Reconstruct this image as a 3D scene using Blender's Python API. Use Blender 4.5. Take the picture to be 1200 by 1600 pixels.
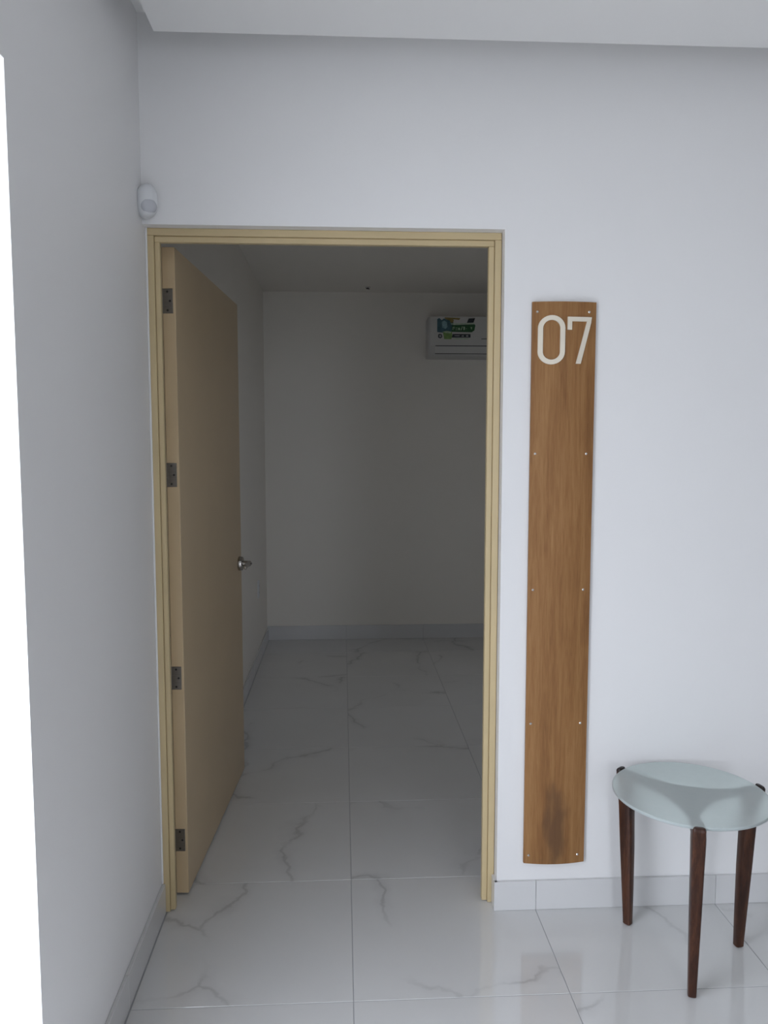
import bpy, bmesh, math, random
from mathutils import Vector, Matrix

random.seed(7)
scene = bpy.context.scene
for o in list(bpy.data.objects):
    bpy.data.objects.remove(o, do_unlink=True)
COL = scene.collection

# ------------------------------------------------------------------ camera
cam_data = bpy.data.cameras.new('camera')
cam_data.sensor_fit = 'HORIZONTAL'
cam_data.sensor_width = 36.0
cam_data.lens = 36.0 * 1223.24 / 1200.0
cam_data.clip_start = 0.05
cam = bpy.data.objects.new('camera', cam_data)
COL.objects.link(cam)
yaw, pitch = 0.05273, 0.08665
fw = Vector((math.sin(yaw) * math.cos(pitch), math.cos(yaw) * math.cos(pitch), -math.sin(pitch)))
rt = Vector((math.cos(yaw), -math.sin(yaw), 0))
up = rt.cross(fw)
mw = Matrix((rt, up, -fw)).transposed().to_4x4()
mw.translation = Vector((-0.0234, -2.615, 1.5162))
cam.matrix_world = mw
scene.camera = cam

# ------------------------------------------------------------------ world: pale overcast daylight
world = bpy.data.worlds.new('overcast_sky')
scene.world = world
world.use_nodes = True
bg = world.node_tree.nodes['Background']
bg.inputs['Color'].default_value = (0.825, 0.885, 1.0, 1)
bg.inputs['Strength'].default_value = 3.0

# portal: guides sampling of the daylight that enters by the side opening, emits nothing itself
pl = bpy.data.lights.new('daylight_portal', 'AREA')
pl.shape = 'RECTANGLE'
pl.size = 2.19
pl.size_y = 1.2
pl.cycles.is_portal = True
po = bpy.data.objects.new('daylight_portal', pl)
COL.objects.link(po)
po.location = (-0.80, -1.7485, 1.095)
po.rotation_euler = (0, -math.pi / 2, 0)
# the second portal sits in an unseen entrance, added behind the camera for light
pl2 = bpy.data.lights.new('added_entrance_portal', 'AREA')
pl2.shape = 'RECTANGLE'
pl2.size = .8
pl2.size_y = 2.3
pl2.cycles.is_portal = True
po2 = bpy.data.objects.new('added_entrance_portal', pl2)
COL.objects.link(po2)
po2.location = (1.0, -4.94, 1.15)
po2.rotation_euler = (math.pi / 2, 0, 0)

# a small portal in the unseen window added to brighten the inner room
pl3 = bpy.data.lights.new('added_window_portal', 'AREA')
pl3.shape = 'RECTANGLE'
pl3.size = .5
pl3.size_y = .4
pl3.cycles.is_portal = True
po3 = bpy.data.objects.new('added_window_portal', pl3)
COL.objects.link(po3)
po3.location = (1.94, 1.8, 1.15)
po3.rotation_euler = (0, math.pi / 2, 0)

# ------------------------------------------------------------------ exposure
scene.view_settings.view_transform = 'Standard'
scene.view_settings.look = 'None'
scene.view_settings.gamma = 1.0
scene.view_settings.use_curve_mapping = False
scene.view_settings.exposure = 0.98

# ------------------------------------------------------------------ materials
def new_mat(name):
    m = bpy.data.materials.new(name)
    m.use_nodes = True
    nt = m.node_tree
    b = nt.nodes['Principled BSDF']
    return m, nt, b

def ramp(nt, fac, stops):
    r = nt.nodes.new('ShaderNodeValToRGB')
    e = r.color_ramp.elements
    e[0].position, e[0].color = stops[0][0], (*stops[0][1], 1)
    e[1].position, e[1].color = stops[-1][0], (*stops[-1][1], 1)
    for p, c in stops[1:-1]:
        k = e.new(p); k.color = (*c, 1)
    nt.links.new(fac, r.inputs['Fac'])
    return r.outputs['Color']

def noise(nt, vec, scale, detail=3, rough=.5, dist=0.0):
    n = nt.nodes.new('ShaderNodeTexNoise')
    n.inputs['Scale'].default_value = scale
    n.inputs['Detail'].default_value = detail
    n.inputs['Roughness'].default_value = rough
    n.inputs['Distortion'].default_value = dist
    if vec is not None: nt.links.new(vec, n.inputs['Vector'])
    return n.outputs['Fac']

def bump(nt, b, h, strength, dist=.002):
    k = nt.nodes.new('ShaderNodeBump')
    k.inputs['Strength'].default_value = strength
    k.inputs['Distance'].default_value = dist
    nt.links.new(h, k.inputs['Height'])
    nt.links.new(k.outputs['Normal'], b.inputs['Normal'])

def coords(nt, kind='Object', scale=None):
    t = nt.nodes.new('ShaderNodeTexCoord')
    v = t.outputs[kind]
    if scale:
        m = nt.nodes.new('ShaderNodeMapping')
        m.inputs['Scale'].default_value = scale
        nt.links.new(v, m.inputs['Vector'])
        v = m.outputs['Vector']
    return v

def paint(name, c, rough=.6, var=.03, scale=3.0, bumps=.06):
    m, nt, b = new_mat(name)
    v = coords(nt)
    n = noise(nt, v, scale, 4)
    lo = tuple(x * (1 - var) for x in c); hi = tuple(min(1, x * (1 + var)) for x in c)
    nt.links.new(ramp(nt, n, [(.3, lo), (.7, hi)]), b.inputs['Base Color'])
    b.inputs['Roughness'].default_value = rough
    bump(nt, b, noise(nt, v, 160, 2), bumps, .001)
    return m

M = {}
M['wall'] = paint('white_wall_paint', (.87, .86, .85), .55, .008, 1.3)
M['wall_inner'] = paint('warm_lit_wall_paint', (.87, .832, .765), .55, .008, 1.3)  # warm tint of the inner room's light, put into the wall colour
M['ceiling'] = paint('white_ceiling_paint', (.88, .872, .855), .7, .008, 1.2)
M['frame'] = paint('cream_frame_enamel', (.60, .475, .27), .42, .03, 5.0, .03)
M['door'] = paint('cream_door_enamel', (.58, .445, .275), .36, .03, 4.0, .03)
M['grout'] = paint('grey_grout', (.40, .40, .41), .85, .05, 20)
M['white_plastic'] = paint('white_plastic', (.78, .79, .80), .35, .01, 4, .01)
M['lens_plastic'] = paint('milky_lens_plastic', (.58, .59, .62), .25, .02, 30, .02)
M['dark_plastic'] = paint('dark_plastic', (.02, .02, .02), .5, .05, 10, .02)
M['concrete'] = paint('pale_concrete', (.55, .54, .52), .8, .08, 2, .1)
M['digit'] = paint('cream_letter_acrylic', (.80, .73, .60), .4, .02, 10, .01)
M['ac_white'] = paint('air_conditioner_white', (.66, .655, .63), .3, .01, 4, .01)
M['ac_side'] = paint('air_conditioner_side_white', (.58, .575, .555), .4, .01, 4, .01)

def metal(name, c, rough):
    m, nt, b = new_mat(name)
    v = coords(nt, 'Object', (1, 1, 12))
    n = noise(nt, v, 30, 3)
    nt.links.new(ramp(nt, n, [(.3, tuple(x * .85 for x in c)), (.7, c)]), b.inputs['Base Color'])
    b.inputs['Metallic'].default_value = 1
    b.inputs['Roughness'].default_value = rough
    return m
M['steel'] = metal('brushed_steel', (.27, .255, .24), .42)
M['chrome'] = metal('satin_nickel', (.46, .44, .41), .2)
M['screw'] = metal('bright_screw', (.85, .82, .78), .22)

def flat(name, c, rough=.35):
    m, nt, b = new_mat(name)
    n = noise(nt, coords(nt), 60, 2)
    nt.links.new(ramp(nt, n, [(.3, tuple(x * .8 for x in c)), (.7, tuple(min(1, x * 1.2) for x in c))]), b.inputs['Base Color'])
    b.inputs['Roughness'].default_value = rough
    return m
M['p_blue'] = flat('print_dark_teal', (.06, .14, .17))
M['p_sky'] = flat('print_pale_teal', (.25, .42, .46))
M['p_green'] = flat('print_deep_green', (.03, .11, .04))
M['p_leaf'] = flat('print_leaf_green', (.22, .36, .12))
M['p_pale'] = flat('print_pale_green', (.50, .62, .45))
M['p_olive'] = flat('print_olive_brown', (.26, .20, .06))
M['p_dark'] = flat('print_charcoal', (.03, .04, .045))
M['p_grey'] = flat('print_grey', (.45, .45, .45))

def tile_mat(name, base, rough):
    m, nt, b = new_mat(name)
    tc = nt.nodes.new('ShaderNodeTexCoord')
    oi = nt.nodes.new('ShaderNodeObjectInfo')
    mul = nt.nodes.new('ShaderNodeVectorMath'); mul.operation = 'MULTIPLY_ADD'
    cx = nt.nodes.new('ShaderNodeCombineXYZ')
    for i, k in enumerate((37.0, 91.0, 53.0)):
        mm = nt.nodes.new('ShaderNodeMath'); mm.operation = 'MULTIPLY'
        mm.inputs[1].default_value = k
        nt.links.new(oi.outputs['Random'], mm.inputs[0])
        nt.links.new(mm.outputs[0], cx.inputs[i])
    mul.inputs[1].default_value = (1, 1, 1)
    nt.links.new(tc.outputs['Object'], mul.inputs[0])
    nt.links.new(cx.outputs[0], mul.inputs[2])
    v = mul.outputs[0]
    def vein(scale, width, dist, lo, hi, mscale):
        nz = nt.nodes.new('ShaderNodeTexNoise')
        nz.inputs['Scale'].default_value = 3.2; nz.inputs['Detail'].default_value = 5; nz.inputs['Roughness'].default_value = .54
        nt.links.new(v, nz.inputs['Vector'])
        wv = nt.nodes.new('ShaderNodeVectorMath'); wv.operation = 'MULTIPLY_ADD'
        wv.inputs[1].default_value = (dist, dist, 0)
        nt.links.new(nz.outputs['Color'], wv.inputs[0]); nt.links.new(v, wv.inputs[2])
        a = nt.nodes.new('ShaderNodeTexVoronoi'); a.feature = 'DISTANCE_TO_EDGE'; a.voronoi_dimensions = '2D'
        a.inputs['Scale'].default_value = scale
        nt.links.new(wv.outputs[0], a.inputs['Vector'])
        r = nt.nodes.new('ShaderNodeMapRange'); r.interpolation_type = 'SMOOTHSTEP'
        r.inputs[1].default_value = 0; r.inputs[2].default_value = width
        r.inputs[3].default_value = 1; r.inputs[4].default_value = 0
        nt.links.new(a.outputs[0], r.inputs[0])
        k = noise(nt, v, mscale, 2)
        q = nt.nodes.new('ShaderNodeMapRange'); q.interpolation_type = 'SMOOTHSTEP'
        q.inputs[1].default_value = lo; q.inputs[2].default_value = hi
        nt.links.new(k, q.inputs[0])
        w = nt.nodes.new('ShaderNodeMath'); w.operation = 'MULTIPLY'
        nt.links.new(r.outputs[0], w.inputs[0]); nt.links.new(q.outputs[0], w.inputs[1])
        return w.outputs[0]
    v1 = vein(1.45, .020, .34, .44, .60, 2.6)
    v2 = vein(1.45, .085, .34, .44, .66, 2.6)
    cloud = ramp(nt, noise(nt, v, 2.2, 4), [(.3, tuple(x * .955 for x in base)), (.7, base)])
    def mixc(a, fac, col, k):
        s = nt.nodes.new('ShaderNodeMath'); s.operation = 'MULTIPLY'; s.inputs[1].default_value = k
        nt.links.new(fac, s.inputs[0])
        x = nt.nodes.new('ShaderNodeMix'); x.data_type = 'RGBA'
        nt.links.new(s.outputs[0], x.inputs[0]); nt.links.new(a, x.inputs[6])
        x.inputs[7].default_value = (*col, 1)
        return x.outputs[2]
    c = mixc(cloud, v2, (.50, .50, .505), .30)
    c = mixc(c, v1, (.38, .375, .37), .45)
    nt.links.new(c, b.inputs['Base Color'])
    b.inputs['Roughness'].default_value = rough
    b.inputs['IOR'].default_value = 1.75
    return m
M['tile'] = tile_mat('polished_marble_porcelain', (.75, .745, .735), .045)
M['skirting'] = paint('skirting_porcelain', (.70, .695, .69), .15, .02, 2.0, .0)

def wood(name, dark, mid, light, axis_scale, rough, blot=None):
    m, nt, b = new_mat(name)
    v = coords(nt, 'Object', axis_scale)
    n1 = noise(nt, v, 3.2, 6, .6, .8)
    n2 = noise(nt, v, 26.0, 4, .6, .2)
    mx = nt.nodes.new('ShaderNodeMath'); mx.operation = 'MULTIPLY_ADD'
    mx.inputs[1].default_value = .35
    nt.links.new(n2, mx.inputs[0])
    s = nt.nodes.new('ShaderNodeMath'); s.operation = 'MULTIPLY'; s.inputs[1].default_value = .65
    nt.links.new(n1, s.inputs[0]); nt.links.new(s.outputs[0], mx.inputs[2])
    col = ramp(nt, mx.outputs[0], [(.30, dark), (.48, mid), (.68, light)])
    if blot:
        # a dark heartwood figure low on the board
        v0 = coords(nt)
        mp = nt.nodes.new('ShaderNodeMapping')
        mp.inputs['Location'].default_value = blot[0]
        mp.inputs['Scale'].default_value = blot[1]
        nt.links.new(v0, mp.inputs['Vector'])
        wob = nt.nodes.new('ShaderNodeTexNoise'); wob.inputs['Scale'].default_value = 9; wob.inputs['Detail'].default_value = 3
        nt.links.new(coords(nt, 'Object', (3, 1, 1)), wob.inputs['Vector'])
        ad = nt.nodes.new('ShaderNodeVectorMath'); ad.operation = 'MULTIPLY_ADD'
        ad.inputs[1].default_value = (1.4, 0, 1.0)
        nt.links.new(wob.outputs['Color'], ad.inputs[0]); nt.links.new(mp.outputs[0], ad.inputs[2])
        ln = nt.nodes.new('ShaderNodeVectorMath'); ln.operation = 'LENGTH'
        nt.links.new(ad.outputs[0], ln.inputs[0])
        r = nt.nodes.new('ShaderNodeMapRange'); r.interpolation_type = 'SMOOTHSTEP'
        r.inputs[1].default_value = .35; r.inputs[2].default_value = 1.1
        r.inputs[3].default_value = .85; r.inputs[4].default_value = 0
        nt.links.new(ln.outputs['Value'], r.inputs[0])
        x = nt.nodes.new('ShaderNodeMix'); x.data_type = 'RGBA'
        nt.links.new(r.outputs[0], x.inputs[0]); nt.links.new(col, x.inputs[6])
        x.inputs[7].default_value = (*blot[2], 1)
        col = x.outputs[2]
    nt.links.new(col, b.inputs['Base Color'])
    b.inputs['Roughness'].default_value = rough
    b.inputs['Specular IOR Level'].default_value = .3
    bump(nt, b, n2, .08, .001)
    return m
M['sign_wood'] = wood('golden_brown_veneer', (.185, .080, .026), (.285, .136, .047), (.38, .20, .078),
                      (9, 9, .55), .55, ((-.7, 0, -1.1), (22, 0, 5.5), (.13, .065, .03)))
M['leg_wood'] = wood('dark_walnut_stain', (.014, .006, .004), (.048, .018, .010), (.11, .042, .020), (14, 14, 1.6), .32)
M['arm_wood'] = wood('black_walnut_stain', (.010, .007, .006), (.018, .012, .010), (.03, .018, .014), (10, 10, 10), .4)

def glass_mat():
    m, nt, b = new_mat('frosted_glass')
    out = nt.nodes['Material Output']
    n = noise(nt, coords(nt), 40, 2)
    nt.links.new(ramp(nt, n, [(.3, (.80, .88, .865)), (.7, (.83, .91, .895))]), b.inputs['Base Color'])
    b.inputs['Roughness'].default_value = .28
    b.inputs['IOR'].default_value = 1.45
    rf = nt.nodes.new('ShaderNodeBsdfRefraction')
    rf.inputs['Color'].default_value = (.93, 1, .985, 1)
    rf.inputs['Roughness'].default_value = .5
    rf.inputs['IOR'].default_value = 1.15
    mx = nt.nodes.new('ShaderNodeMixShader'); mx.inputs[0].default_value = .46
    nt.links.new(b.outputs[0], mx.inputs[1]); nt.links.new(rf.outputs[0], mx.inputs[2])
    nt.links.new(mx.outputs[0], out.inputs['Surface'])
    return m
M['glass'] = glass_mat()
def glass_under():
    m, nt, b = new_mat('frosted_glass_underside')
    n = noise(nt, coords(nt), 30, 2)
    rf = nt.nodes.new('ShaderNodeBsdfRefraction')
    nt.links.new(ramp(nt, n, [(.3, (.93, 1, .985)), (.7, (.95, 1, .99))]), rf.inputs['Color'])
    rf.inputs['Roughness'].default_value = .5
    rf.inputs['IOR'].default_value = 1.15
    nt.links.new(rf.outputs[0], nt.nodes['Material Output'].inputs['Surface'])
    return m
M['glass_under'] = glass_under()

# ------------------------------------------------------------------ mesh helpers
def add_box(bm, x0, x1, y0, y1, z0, z1, bevel=0, seg=1):
    r = bmesh.ops.create_cube(bm, size=1)
    vs = r['verts']
    for v in vs:
        v.co = Vector(((x0 + x1) / 2 + v.co.x * (x1 - x0), (y0 + y1) / 2 + v.co.y * (y1 - y0), (z0 + z1) / 2 + v.co.z * (z1 - z0)))
    if bevel:
        es = list({e for v in vs for e in v.link_edges})
        bmesh.ops.bevel(bm, geom=es, offset=bevel, segments=seg, profile=.5, affect='EDGES')

def add_cyl(bm, a, b, r0, r1=None, seg=24, bev=0):
    a, b = Vector(a), Vector(b)
    r1 = r0 if r1 is None else r1
    d = b - a
    q = d.to_track_quat('Z', 'Y').to_matrix().to_4x4()
    q.translation = (a + b) / 2
    r = bmesh.ops.create_cone(bm, cap_ends=True, segments=seg, radius1=r0, radius2=r1, depth=d.length, matrix=q)
    if bev:
        es = [e for e in {e for v in r['verts'] for e in v.link_edges} if any(len(f.verts) > 4 for f in e.link_faces)]
        bmesh.ops.bevel(bm, geom=es, offset=bev, segments=2, profile=.5, affect='EDGES')

def loft(bm, rings, cap=True):
    rows = [[bm.verts.new(p) for p in r] for r in rings]
    n = len(rows[0])
    for a, b in zip(rows[:-1], rows[1:]):
        for i in range(n):
            bm.faces.new((a[i], a[(i + 1) % n], b[(i + 1) % n], b[i]))
    if cap:
        bm.faces.new(rows[0][::-1]); bm.faces.new(rows[-1])

def obj(name, bm, mat, parent=None, smooth=False, loc=None):
    bmesh.ops.recalc_face_normals(bm, faces=bm.faces)
    me = bpy.data.meshes.new(name)
    bm.to_mesh(me); bm.free()
    me.materials.append(M[mat])
    if smooth:
        for p in me.polygons: p.use_smooth = True
        try: me.set_sharp_from_angle(angle=math.radians(35))
        except Exception: pass
    o = bpy.data.objects.new(name, me)
    COL.objects.link(o)
    if loc: o.location = loc
    if parent: o.parent = parent
    return o

def boxobj(name, dims, mat, parent=None, bevel=0, seg=1, smooth=False):
    bm = bmesh.new(); add_box(bm, *dims, bevel=bevel, seg=seg)
    return obj(name, bm, mat, parent, smooth)

def empty(name, loc, rz=0):
    o = bpy.data.objects.new(name, None)
    o.empty_display_size = .1
    COL.objects.link(o); o.location = loc; o.rotation_euler = (0, 0, rz)
    return o

def tag(o, label, cat=None, kind=None, group=None):
    o['label'] = label
    if cat: o['category'] = cat
    if kind: o['kind'] = kind
    if group: o['group'] = group
    return o

# ------------------------------------------------------------------ dimensions
XL = -0.613            # left wall face, runs through both rooms
YW = -0.198            # hall face of the door wall
YI = -0.058            # inner-room face of the door wall
XR, YB = 4.8, -4.8     # hall right and rear
YBK, XRI = 3.40, 1.8   # inner room back and right
OY0, OY1, OZ = -2.35, -1.147, 2.19   # side opening
ZC, ZI, ZP = 2.761, 2.655, 2.636

# ------------------------------------------------------------------ walls
def wall(name, boxes, label, mat='wall'):
    bm = bmesh.new()
    for b in boxes: add_box(bm, *b)
    return tag(obj(name, bm, mat), label, 'wall', 'structure')

wall('wall_left', [(XL - .2, XL, OY1, YI, 0, 2.9), (XL - .2, XL, OY0, OY1, OZ, 2.9), (XL - .2, XL, YB - .15, OY0, 0, 2.9)],
     'white painted side wall with bright daylit opening near the camera')
wall('wall_front', [(.472, XR, YW, YI, 0, 2.9), (XL, .472, YW, YI, 2.1648, 2.9)],
     'white painted wall around the cream door frame')
wall('wall_right', [(XR, XR + .15, YB - .15, YI, 0, 2.9)], 'white right wall of the hall beyond the table')
wall('wall_rear', [(XL, .6, YB - .15, YB, 0, 2.9), (1.4, XR, YB - .15, YB, 0, 2.9), (.6, 1.4, YB - .15, YB, 2.3, 2.9)], 'white rear wall of the hall with unseen entrance added for light behind the camera')  # entrance gap is added out of view to let in more daylight
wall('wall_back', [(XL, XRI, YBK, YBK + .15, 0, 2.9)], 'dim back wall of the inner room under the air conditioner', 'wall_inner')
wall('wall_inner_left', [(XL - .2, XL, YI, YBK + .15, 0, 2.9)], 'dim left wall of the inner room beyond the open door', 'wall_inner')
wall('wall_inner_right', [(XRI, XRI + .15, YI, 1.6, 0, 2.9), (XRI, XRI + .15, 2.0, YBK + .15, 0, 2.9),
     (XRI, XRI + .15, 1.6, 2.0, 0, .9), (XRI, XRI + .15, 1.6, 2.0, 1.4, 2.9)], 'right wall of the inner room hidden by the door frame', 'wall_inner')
wf = tag(empty('added_window_1', (XRI, 1.8, .9)), 'small unseen side window added to light the inner room', 'window', 'structure')  # added opening, never in view, lifts the inner walls and ceiling
for d in ((.05, .09, -.2, .2, 0, .03), (.05, .09, -.2, .2, .47, .5), (.05, .09, -.2, -.17, .03, .47), (.05, .09, .17, .2, .03, .47)):
    boxobj('added_window_frame', d, 'ac_white', wf)

# ceilings
bm = bmesh.new(); add_box(bm, XL, XR, YB, YW, ZC, 2.9)
tag(obj('ceiling', bm, 'ceiling'), 'upper ceiling of the hall seen in the corner gap', 'ceiling', 'structure')
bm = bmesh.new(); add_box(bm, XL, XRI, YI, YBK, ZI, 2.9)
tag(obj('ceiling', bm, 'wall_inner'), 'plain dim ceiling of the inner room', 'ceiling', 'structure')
bm = bmesh.new()
add_box(bm, -.532, XR - .15, YB + .15, YW - .15, ZP, ZP + .04)
add_box(bm, -.51, XR - .17, YB + .17, YW - .17, ZP + .04, ZC)
tag(obj('ceiling_panel', bm, 'ceiling'), 'white dropped ceiling panel with shadow gap to the walls', 'ceiling', 'structure')

# ------------------------------------------------------------------ floor of polished tiles
bm = bmesh.new(); add_box(bm, XL, XR, YB, YBK, -.06, -.0012)
floor = tag(obj('floor', bm, 'grout'), 'polished white marble-look tile floor with grey veins', 'floor', 'structure')
bm = bmesh.new(); add_box(bm, -.2988, .2988, -.2988, .2988, -.010, 0, bevel=.0008)
tile0 = obj('tile', bm, 'tile', floor)
first = True
for i in range(-1, 8):
    for j in range(-8, 6):
        x, y = .3 + .6 * i, .3 + .6 * j
        if x > XRI + .1 and y > 0: continue
        if first: t = tile0; first = False
        else:
            t = tile0.copy(); COL.objects.link(t); t.parent = floor
        t.location = (x, y, 0)

# skirting tiles
def skirting(name, axis, fixed, side, cuts, label, h=.098, th=.011):
    """axis 'x': pieces run along x at wall plane y=fixed; side = direction of the room"""
    root = None
    bm = bmesh.new()
    c0, c1 = cuts[0], cuts[-1]
    lo, hi = sorted((fixed, fixed + side * .003))
    if axis == 'x': add_box(bm, c0, c1, lo, hi, .001, h - .002)
    else: add_box(bm, lo, hi, c0, c1, .001, h - .002)
    root = tag(obj(name, bm, 'grout'), label, 'baseboard', 'structure')
    a, b = sorted((fixed + side * .0005, fixed + side * th))
    for p, q in zip(cuts[:-1], cuts[1:]):
        if axis == 'x': boxobj('skirting_tile', (p + .0006, q - .0006, a, b, .0006, h), 'skirting', root, bevel=.0008)
        else: boxobj('skirting_tile', (a, b, p + .0006, q - .0006, .0006, h), 'skirting', root, bevel=.0008)
    return root
bf = skirting('baseboard_front', 'x', YW, -1, [.463, .6, 1.2, 1.8, 2.4, 3.0, 3.6, 4.2, XR - .012], 'pale grey tile skirting below the wooden sign and table')
boxobj('skirting_tile', (.4625, .4735, YW - .010, -.1605, .0006, .098), 'skirting', bf, bevel=.0008)
skirting('baseboard_left', 'y', XL, 1, [OY1, -.6, -.161], 'tile skirting along the left wall of the hall')
skirting('baseboard_inner_left', 'y', XL, 1, [YI, .6, 1.2, 1.8, 2.4, 3.0, YBK - .012], 'tile skirting behind the open door')
skirting('baseboard_back', 'x', YBK, -1, [XL + .0005, 0, .6, 1.2, XRI], 'tile skirting along the back wall of the inner room', h=.108)
skirting('baseboard_right', 'y', XR, -1, [YB, -4.2, -3.6, -3.0, -2.4, -1.8, -1.2, -.6, YW], 'tile skirting along the right wall of the hall')
skirting('baseboard_rear', 'x', YB, 1, [1.4, 1.8, 2.4, 3.0, 3.6, 4.2, XR - .012], 'tile skirting along the rear wall of the hall')

# paving outside the side opening
bm = bmesh.new(); add_box(bm, -9, XL - .2, -12, 6, -.14, -.04)
add_box(bm, XL - .2, 9, -12, YB - .15, -.14, -.04)
add_box(bm, .6, 1.4, YB - .15, YB, -.14, -.003)
add_box(bm, XL - .2, XL, OY0, OY1, -.14, -.003)
tag(obj('ground', bm, 'concrete'), 'pale concrete paving outside the side opening', 'ground', 'structure')

# ------------------------------------------------------------------ door frame
fr = tag(empty('trim_1', (-.07, -.11, 0)), 'cream painted wooden door frame with inner stop', 'door frame', 'structure')
def fpart(name, d, mat='frame', bevel=.0015):
    o = boxobj(name, d, mat, None, bevel=bevel)
    o.parent = fr; o.matrix_parent_inverse = Matrix.Translation(-fr.location)
    return o
FY0, FY1 = -.160, YI - .001
fpart('jamb', (-.6115, -.5895, FY0, FY1, .001, 2.1425))
fpart('jamb', (.4495, .4705, FY0, FY1, .001, 2.1425))
fpart('head_jamb', (-.6115, .4705, FY0, FY1, 2.143, 2.1645))
SY0, SY1 = -.153, -.132
fpart('door_stop', (-.589, -.5735, SY0, SY1, .004, 2.1245))
fpart('door_stop', (.4315, .449, SY0, SY1, .004, 2.1245))
fpart('door_stop', (-.589, .449, SY0, SY1, 2.125, 2.1425))
fpart('filler_strip', (XL + .0002, -.6075, -.168, -.1602, .099, 2.168), 'wall', .002)

# ------------------------------------------------------------------ door, swung open into the inner room
HX, HY, ANG = -.588, -.066, math.radians(86.6)
door = tag(empty('door_1', (HX, HY, 0), ANG), 'cream flush door standing open into the dim inner room', 'door', 'structure')
DW, DT = 1.02, .041
boxobj('door_leaf', (0, DW, -DT, 0, .010, 2.131), 'door', door, bevel=.0015)
for hz in (1.965, 1.417, .750, .196):
    bm = bmesh.new()
    add_box(bm, -.0022, -.0002, -.033, -.001, hz - .0385, hz + .0385, bevel=.0006)
    hg = obj('hinge', bm, 'steel', door)
    hg['label'] = 'brushed steel butt hinge'
    bm = bmesh.new()
    for k in range(5):
        z0 = hz - .0385 + k * .0154
        add_cyl(bm, (-.003, .003, z0 + .0004), (-.003, .003, z0 + .015), .0048, seg=16)
    obj('knuckle', bm, 'steel', hg, True)
    for dz, dy in ((.029, -.016), (0, -.024), (-.029, -.016)):
        bm = bmesh.new(); add_cyl(bm, (-.0020, dy, hz + dz), (-.0030, dy, hz + dz), .0038, .0030, 14)
        obj('hinge_screw', bm, 'dark_plastic', hg, True)
# lever handles
LX, LZ = DW - .062, .983
for s, y0 in ((-1, -DT), (1, 0.0)):
    bm = bmesh.new(); add_cyl(bm, (LX, y0, LZ), (LX, y0 + s * .020, LZ), .033, .030, 36, bev=.004)
    hd = obj('lever_handle', bm, 'chrome', door, True)
    hd['label'] = 'satin nickel lever handle'
    bm = bmesh.new(); add_cyl(bm, (LX, y0 + s * .006, LZ), (LX, y0 + s * .052, LZ), .0135, .0120, 24)
    obj('neck', bm, 'chrome', hd, True)
    bm = bmesh.new()
    rings = []
    for k in range(15):
        u = k / 14
        cxp = LX + .012 - .125 * u
        cy = y0 + s * (.050 - .006 * math.sin(u * math.pi))
        hh = .0130 - .003 * u; ww = .0085 - .0015 * u
        if k in (0, 14): hh *= .6; ww *= .6
        rings.append([(cxp, cy + ww * math.cos(a), LZ + hh * math.sin(a) - .002 * u) for a in [2 * math.pi * q / 16 for q in range(16)]])
    loft(bm, rings)
    obj('lever', bm, 'chrome', hd, True)
    bm = bmesh.new(); add_cyl(bm, (LX, y0 + s * .055, LZ), (LX, y0 + s * .0595, LZ), .005, .004, 16)
    obj('lock_button', bm, 'steel', hd, True)
bm = bmesh.new(); add_box(bm, DW - .0002, DW + .0012, -DT / 2 - .012, -DT / 2 + .012, LZ - .09, LZ + .09)
obj('latch_plate', bm, 'steel', door)

# ------------------------------------------------------------------ wooden number sign
SX0, SX1, SZ0, SZ1 = .557, .755, .161, 1.948
SXC, SW = (SX0 + SX1) / 2, SX1 - SX0
BUL, OFF, STH = .012, .0035, .008
def back_y(x):  # wall-side surface of the curved board (world y)
    u = (x - SXC) / (SW / 2)
    return YW - OFF - BUL * (1 - u * u)
def front_y(x): return back_y(x) - STH
sign = tag(empty('number_sign', (SXC, YW, SZ0)), 'tall narrow curved brown wooden board with cream number 07 on the wall', 'sign')
INV = Matrix.Translation(-sign.location)
def spart(o, parent=None):
    if parent is None:
        o.parent = sign; o.matrix_parent_inverse = INV
    else:
        o.parent = parent
    return o
bm = bmesh.new()
N = 24
rings = []
xs = [SX0 + SW * i / N for i in range(N + 1)]
prof = [(x, front_y(x)) for x in xs] + [(x, back_y(x)) for x in reversed(xs)]
NZ = 20
for k in range(NZ + 1):
    z = SZ0 + (SZ1 - SZ0) * k / NZ
    rings.append([(x, y, z) for x, y in prof])
loft(bm, rings)
# board mesh is centred on its own origin so its grain sits in object space
for v in bm.verts: v.co -= Vector((SXC, YW, SZ0))
board = obj('board', bm, 'sign_wood', sign, True)
for z in (1.918, 1.486, 1.059, .627, .189):
    for x in (.572, .7315):
        yb = front_y(x)
        nx = 2 * BUL * ((x - SXC) / (SW / 2)) / (SW / 2)
        nrm = Vector((nx, -1, 0)).normalized()
        a = Vector((x, yb, z)) - nrm * .006
        bm = bmesh.new()
        add_cyl(bm, a, a + nrm * .0075, .0042, .0042, 18)
        add_cyl(bm, a + nrm * .0075, a + nrm * .0095, .0042, .0024, 18)
        spart(obj('screw', bm, 'screw', None, True))
        # stand-off spacer between board and wall
        bm = bmesh.new(); add_cyl(bm, (x, YW, z), (x, back_y(x) - .001, z), .005, .005, 16)
        spart(obj('spacer', bm, 'screw', None, True))

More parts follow.
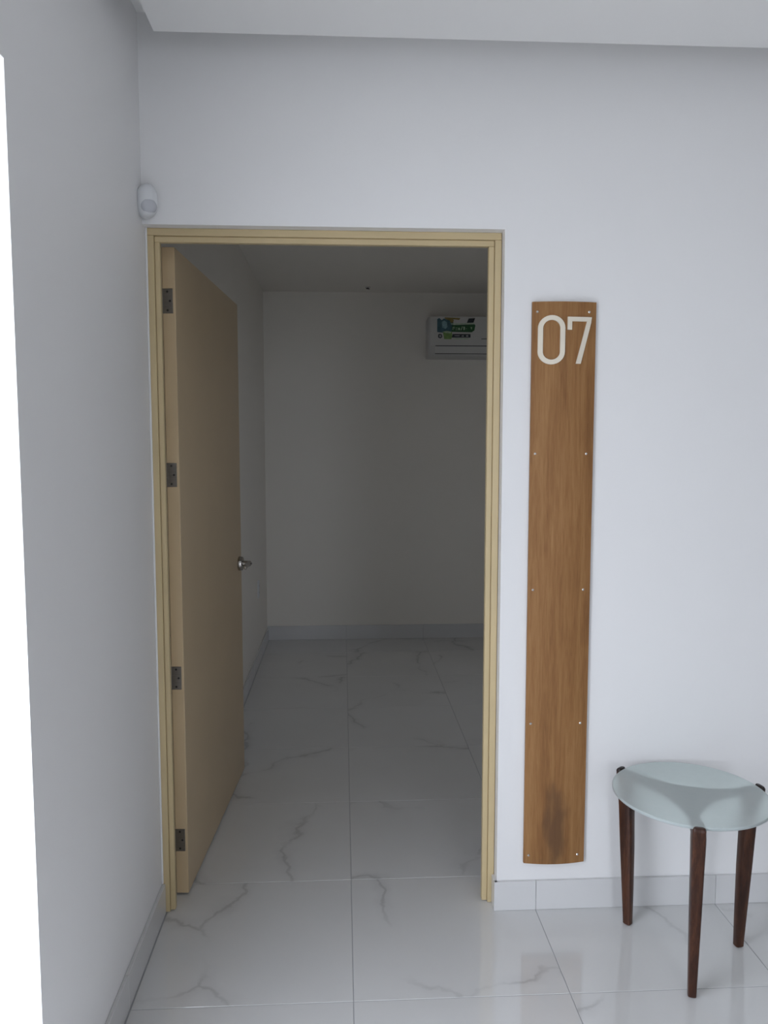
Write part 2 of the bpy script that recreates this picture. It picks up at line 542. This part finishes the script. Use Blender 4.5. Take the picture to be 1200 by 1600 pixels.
DT_ = .0045
def strip_mesh(quads):
    """quads: list of closed loops given as (outer list, inner list) strips in x,z; extruded onto the curved face"""
    bm = bmesh.new()
    for A, B, closed in quads:
        n = len(A)
        fa = [bm.verts.new((x, front_y(x) - DT_, z)) for x, z in A]
        fb = [bm.verts.new((x, front_y(x) - DT_, z)) for x, z in B]
        ba = [bm.verts.new((x, front_y(x) + .002, z)) for x, z in A]
        bb = [bm.verts.new((x, front_y(x) + .002, z)) for x, z in B]
        rng = range(n) if closed else range(n - 1)
        for i in rng:
            j = (i + 1) % n
            bm.faces.new((fa[i], fa[j], fb[j], fb[i]))
            bm.faces.new((fa[j], fa[i], ba[i], ba[j]))
            bm.faces.new((fb[i], fb[j], bb[j], bb[i]))
            bm.faces.new((ba[i], bb[i], bb[j], ba[j]))
        if not closed:
            bm.faces.new((fa[0], fb[0], bb[0], ba[0])); bm.faces.new((fa[-1], ba[-1], bb[-1], fb[-1]))
    return bm
# zero: a stadium-shaped ring
zx0, zx1, zz0, zz1, st = .5735, .6555, 1.7585, 1.9065, .0150
def stadium(x0, x1, z0, z1, n=16):
    r = (x1 - x0) / 2; c = (x0 + x1) / 2
    p = [(c + r * math.cos(math.pi * i / n), z1 - r * .94 + r * .94 * math.sin(math.pi * i / n)) for i in range(n + 1)]
    p += [(c + r * math.cos(math.pi + math.pi * i / n), z0 + r * .94 + r * .94 * math.sin(math.pi + math.pi * i / n)) for i in range(n + 1)]
    return p
bm = strip_mesh([(stadium(zx0, zx1, zz0, zz1), stadium(zx0 + st, zx1 - st, zz0 + st * .95, zz1 - st * .95), True)])
d0 = spart(obj('digit_zero', bm, 'digit')); d0['label'] = 'raised cream digit 0'
# seven: serif, top bar and slanted stem as one outline strip
A = [(.6625, 1.8630), (.6625, 1.9020), (.690, 1.9020), (.715, 1.9020), (.7395, 1.9020), (.7375, 1.8850), (.7060, 1.7610)]
B = [(.6765, 1.8630), (.6765, 1.8885), (.690, 1.8885), (.715, 1.8885), (.7235, 1.8885), (.7225, 1.8840), (.6905, 1.7610)]
bm = strip_mesh([(A, B, False)])
d7 = spart(obj('digit_seven', bm, 'digit')); d7['label'] = 'raised cream digit 7'

# ------------------------------------------------------------------ side table with frosted glass top
TX, TY = .992, -.446
table = tag(empty('side_table', (TX, TY, 0)), 'small three-legged side table with round frosted glass top and dark wooden legs', 'table')
ZG = .489
bm = bmesh.new()
GR = .2205
rings = []
for r, z in ((GR - .0025, ZG), (GR, ZG + .002), (GR, ZG + .007), (GR - .002, ZG + .009)):
    rings.append([(r * math.cos(2 * math.pi * i / 96), r * math.sin(2 * math.pi * i / 96), z) for i in range(96)])
loft(bm, rings)
g = obj('glass_top', bm, 'glass', table, True)
g.data.materials.append(M['glass_under'])
for p in g.data.polygons:
    if p.normal.z < -.9: p.material_index = 1
g['label'] = 'round frosted greenish glass top'
ANGS = (128.6, 251.5, 7.5)
# Y-shaped support with concave sides
bm = bmesh.new()
pts = []
for q in range(3):
    a0 = math.radians(ANGS[q]); a1 = a0 + math.radians(120)
    tip = .185
    e0 = Vector((math.cos(a0), math.sin(a0))); n0 = Vector((-math.sin(a0), math.cos(a0)))
    e1 = Vector((math.cos(a1), math.sin(a1))); n1 = Vector((-math.sin(a1), math.cos(a1)))
    p0 = e0 * tip + n0 * .0085; p3 = e1 * tip - n1 * .0085
    m = (e0 + e1)
    c = m * .052 / m.length
    p1 = e0 * .085 + n0 * .030; p2 = e1 * .085 - n1 * .030
    mid = m.normalized() * .056
    for k in range(17):
        t = k / 16
        # smooth concave side through arm roots
        b = [(1 - t) ** 4, 4 * t * (1 - t) ** 3, 6 * t * t * (1 - t) ** 2, 4 * t ** 3 * (1 - t), t ** 4]
        cc = p0 * b[0] + (e0 * .11 + n0 * .006) * b[1] + mid * .5 * b[2] + (e1 * .11 - n1 * .006) * b[3] + p3 * b[4]
        pts.append((cc.x, cc.y))
loft(bm, [[(x * .985, y * .985, ZG - .024) for x, y in pts], [(x, y, ZG - .020) for x, y in pts], [(x, y, ZG - .0005) for x, y in pts]])
s_ = obj('support_frame', bm, 'arm_wood', table); s_['label'] = 'dark three-armed support under the glass'
def rrect(ri, ro, h, c):
    c = min(c, (ro - ri) * .45, h * .9)
    return [(ri + c, -h), (ro - c, -h), (ro - c * .3, -h + c * .3), (ro, -h + c), (ro, h - c), (ro - c * .3, h - c * .3), (ro - c, h), (ri + c, h), (ri + c * .3, h - c * .3), (ri, h - c), (ri, -h + c), (ri + c * .3, -h + c * .3)]
for a, dr in zip(ANGS, (0, 0, -.013)):
    a = math.radians(a)
    e = Vector((math.cos(a), math.sin(a), 0)); n = Vector((-math.sin(a), math.cos(a), 0))
    secs = [(0.0, .1805, .1995, .0090, .005), (.003, .178, .203, .0112, .005), (.10, .178, .209, .0130, .006), (.25, .180, .2185, .0154, .006),
            (.38, .184, .2260, .0172, .007), (.43, .184, .2300, .0180, .007), (.455, .181, .2335, .0182, .007), (.470, .178, .2355, .0178, .007),
            (.480, .174, .2370, .0172, .007), (.4885, .172, .2375, .0168, .007)]
    bm = bmesh.new()
    rings = []
    for z, ri, ro, h, c in secs:
        k = dr * max(0, min(1, (.480 - z) / .06)); ri += k; ro += k
        rings.append([tuple(e * r + n * t + Vector((0, 0, z + .0003))) for r, t in rrect(ri, ro, h, c)])
    loft(bm, rings)
    # rounded dark cap of the leg outside the glass rim
    l = obj('leg', bm, 'leg_wood', table, True)
    bm = bmesh.new()
    rings = []
    for z, ro, ri, h in ((.4885, .2375, .2215, .0168), (.4940, .2375, .2215, .0168), (.4985, .2350, .2220, .0150), (.5000, .2310, .2230, .0115)):
        rings.append([tuple(e * r + n * t + Vector((0, 0, z + .0003))) for r, t in rrect(ri, ro, h, .006)])
    loft(bm, rings)
    cp = obj('leg_tip', bm, 'leg_wood' if a > 3 else 'arm_wood', l, True)

# ------------------------------------------------------------------ air conditioner
AX0, AX1 = .612, 1.46
AZ0, AZ1, AYF, AYB = 2.158, 2.452, 3.195, YBK - .001
ac = tag(empty('air_conditioner', ((AX0 + AX1) / 2, AYB, AZ0)), 'white wall-mounted split air conditioner with green label high on the back wall', 'air conditioner')
ACI = Matrix.Translation(-ac.location)
def apart(o, parent=None):
    o.parent = parent or ac
    if parent is None: o.matrix_parent_inverse = ACI
    return o
def xprism(name, prof, x0, x1, mat, smooth=True, inset=0):
    bm = bmesh.new()
    cy = sum(p[0] for p in prof) / len(prof); cz = sum(p[1] for p in prof) / len(prof)
    rings = []
    steps = [(x0, .965), (x0 + .006, .99), (x0 + .014, 1), (x1 - .014, 1), (x1 - .006, .99), (x1, .965)] if inset else [(x0, 1), (x1, 1)]
    for x, s in steps: rings.append([(x, cy + (y - cy) * s, cz + (z - cz) * s) for y, z in prof])
    loft(bm, rings)
    return obj(name, bm, mat, None, smooth)
body = [(AYB, AZ1 - .004), (3.25, AZ1), (3.222, AZ1 - .004), (3.207, AZ1 - .014), (3.2005, AZ1 - .035), (3.199, 2.26), (3.202, 2.235), (3.212, 2.20), (3.232, 2.172), (3.262, 2.160), (AYB, AZ0)]
apart(xprism('body', body, AX0, AX1, 'ac_side', True, 1))
panel = [(3.203, AZ1 - .002), (3.1965, AZ1 - .004), (3.1945, AZ1 - .0065), (3.1945, 2.262), (3.1965, 2.2385), (3.206, 2.2385), (3.206, 2.40), (3.207, AZ1 - .004)]
fp = apart(xprism('front_panel', panel, AX0 + .012, AX1 - .012, 'ac_white'))
flap = [(3.1975, 2.232), (3.2040, 2.2065), (3.2150, 2.1855), (3.2260, 2.1880), (3.2160, 2.2080), (3.2080, 2.232)]
apart(xprism('louver_flap', flap, AX0 + .05, AX1 - .05, 'ac_white'))
vent = [(3.2225, 2.1835), (3.2330, 2.1735), (3.245, 2.178), (3.232, 2.188)]
apart(xprism('air_outlet', vent, AX0 + .05, AX1 - .05, 'dark_plastic', False))
seam = [(3.1955, 2.2385), (3.1970, 2.2335), (3.206, 2.2335), (3.206, 2.2385)]
apart(xprism('seam', seam, AX0 + .05, AX1 - .05, 'p_dark', False))
YL = 3.1945
def U(px): return .674 + (px - 683) * .00474
def V(py): return 2.446 - (py - 495) * .00463
def label_poly(name, poly, mat, lift=.0008, label=None):
    bm = bmesh.new()
    p = [(U(a), V(b)) for a, b in poly]
    loft(bm, [[(x, YL - lift, z) for x, z in p], [(x, YL - lift + .0006, z) for x, z in p]])
    o = apart(obj(name, bm, mat))
    return o
lb = label_poly('energy_label', [(683, 499), (686, 497), (690, 500.5), (693, 498), (708, 499), (708, 518), (692, 520), (683, 519)], 'p_blue')
label_poly('label_picture', [(690, 503), (694, 501), (698, 504), (699, 511), (696, 514), (691, 512)], 'p_sky', .0012)
label_poly('label_picture', [(703, 499), (709, 500), (707, 505), (703, 504)], 'p_olive', .0012)
label_poly('label_strip', [(694, 496.2), (719, 497), (717, 500), (708, 499), (703, 501), (696, 499)], 'p_olive', .0010)
label_poly('label_patch', [(732, 497.5), (742, 497), (739.5, 504), (729, 504.5)], 'p_dark', .0010)
label_poly('label_banner', [(706, 508), (741, 506.5), (742.5, 508), (741, 516), (737, 519), (705, 518.6)], 'p_green', .0014)
label_poly('label_banner', [(704, 505.6), (741, 504.7), (741, 506), (705, 507.2)], 'p_pale', .0013)
label_poly('label_banner', [(707, 522), (735, 522), (735, 527.4), (706, 527.6)], 'p_dark', .0012)
label_poly('label_banner', [(709, 528.6), (734, 528.4), (732, 530), (709, 530.4)], 'p_pale', .0010)
label_poly('label_leaf', [(692, 519), (700, 517.2), (706, 519), (706.5, 526), (705, 530), (694, 530)], 'p_leaf', .0012)
label_poly('label_leaf', [(691, 518.5), (698, 517), (705, 518.4), (704, 521), (697, 520.5)], 'p_pale', .0016)
label_poly('label_icon', [(684.5, 523), (687, 521.8), (690.5, 523), (691, 527), (688, 529), (684.5, 527.5)], 'p_dark', .0010)
label_poly('label_icon', [(686, 524), (688, 523.4), (689.6, 524.6), (689.4, 526.6), (687.4, 527.4), (686, 526.4)], 'p_grey', .0014)
# pale lettering on the green banner, too blurred in view to read: strokes of the same size and place
for a in ([(707, 511), (710.4, 510.8), (710.4, 511.9), (707.8, 512.1), (707.8, 515.8), (707, 515.8)], [(708.2, 513), (710.2, 513), (710.2, 513.8), (708.2, 513.8)],
          [(711.6, 512), (714.6, 512), (714.6, 512.9), (711.6, 512.9)], [(711.6, 514.8), (714.6, 514.8), (714.6, 515.7), (711.6, 515.7)],
          [(715.8, 512), (718.4, 512), (718.4, 515.8), (715.8, 515.8)], [(721.6, 510), (722.8, 510), (720.6, 516), (719.4, 516)],
          [(723.8, 510.2), (726.2, 510.8), (726.4, 515.2), (723.8, 515.8)], [(728, 513), (729, 513), (729, 514), (728, 514)],
          [(734.8, 511), (737.6, 511), (736.4, 515)]):
    label_poly('label_lettering', a, 'p_pale', .0020)
for a in ([(710, 524), (718, 524), (718, 525.2), (710, 525.2)], [(721, 524.4), (724, 523.6), (725, 526), (721, 526)], [(728, 523.6), (731.5, 523.6), (731.5, 526), (728, 526)]):
    label_poly('label_lettering', a, 'p_grey', .0018)
label_poly('brand_mark', [(752, 529), (766, 528.6), (766, 529.7), (752, 530)], 'p_dark', .0008)

# ------------------------------------------------------------------ motion sensor in the corner above the door
SC = Vector((-.5895, -.228, 2.2225))
sn = tag(empty('motion_sensor', tuple(SC)), 'white oval motion sensor in the corner above the door frame', 'sensor')
SR = math.radians(28)   # faces into the room, turned from the door wall
sn.rotation_euler = (0, 0, SR)
def oval(sections, bm):
    rings = []
    for y, sx, sz, zc in sections:
        rings.append([(1.12 * sx * math.cos(t), y, zc + .95 * sz * math.copysign(abs(math.sin(t)) ** .9, math.sin(t))) for t in [2 * math.pi * i / 40 for i in range(40)]])
    loft(bm, rings)
bm = bmesh.new()
oval([(.020, .024, .046, 0), (.016, .0275, .050, 0), (.000, .0285, .0510, 0), (-.012, .0265, .049, 0), (-.021, .021, .043, 0), (-.026, .013, .033, .002), (-.028, .005, .015, .004)], bm)
obj('housing', bm, 'white_plastic', sn, True)
bm = bmesh.new()
oval([(-.010, .0215, .024, -.018), (-.020, .0205, .0225, -.018), (-.0265, .0165, .0185, -.0175), (-.0300, .010, .012, -.017), (-.0312, .003, .004, -.017)], bm)
ln = obj('lens', bm, 'lens_plastic', sn, True); ln['label'] = 'milky lower lens'
bm = bmesh.new(); add_box(bm, -.016, .012, .016, .034, -.030, .030, bevel=.003)
obj('bracket', bm, 'white_plastic', sn)

# ------------------------------------------------------------------ wall outlet in the inner room
ol = tag(empty('wall_outlet', (XL, 2.78, .515)), 'small white wall outlet plate low on the left wall beyond the door', 'outlet')
bm = bmesh.new(); add_box(bm, 0, .007, -.036, .036, -.060, .060, bevel=.002)
obj('plate', bm, 'white_plastic', ol)
for dz in (.024, -.024):
    bm = bmesh.new(); add_box(bm, .0068, .0085, -.017, .017, dz - .015, dz + .015, bevel=.0006)
    sk = obj('socket', bm, 'white_plastic', ol)
    for dy in (-.007, .007):
        bm = bmesh.new(); add_box(bm, .0083, .0089, dy - .0016, dy + .0016, dz - .007, dz + .007)
        obj('slot', bm, 'dark_plastic', sk)

# small fitting on the inner ceiling
cf = tag(empty('ceiling_hook', (.167, 3.205, ZI)), 'tiny dark fitting on the ceiling of the inner room', 'fitting')
bm = bmesh.new(); add_cyl(bm, (0, 0, -.004), (0, 0, 0), .018, .020, 20)
obj('base', bm, 'ac_side', cf, True)
bm = bmesh.new(); add_cyl(bm, (-.014, 0, -.010), (.012, 0, -.014), .004, .003, 10); add_cyl(bm, (0, 0, -.012), (0, 0, -.003), .004, .004, 10)
obj('stub', bm, 'dark_plastic', cf, True)
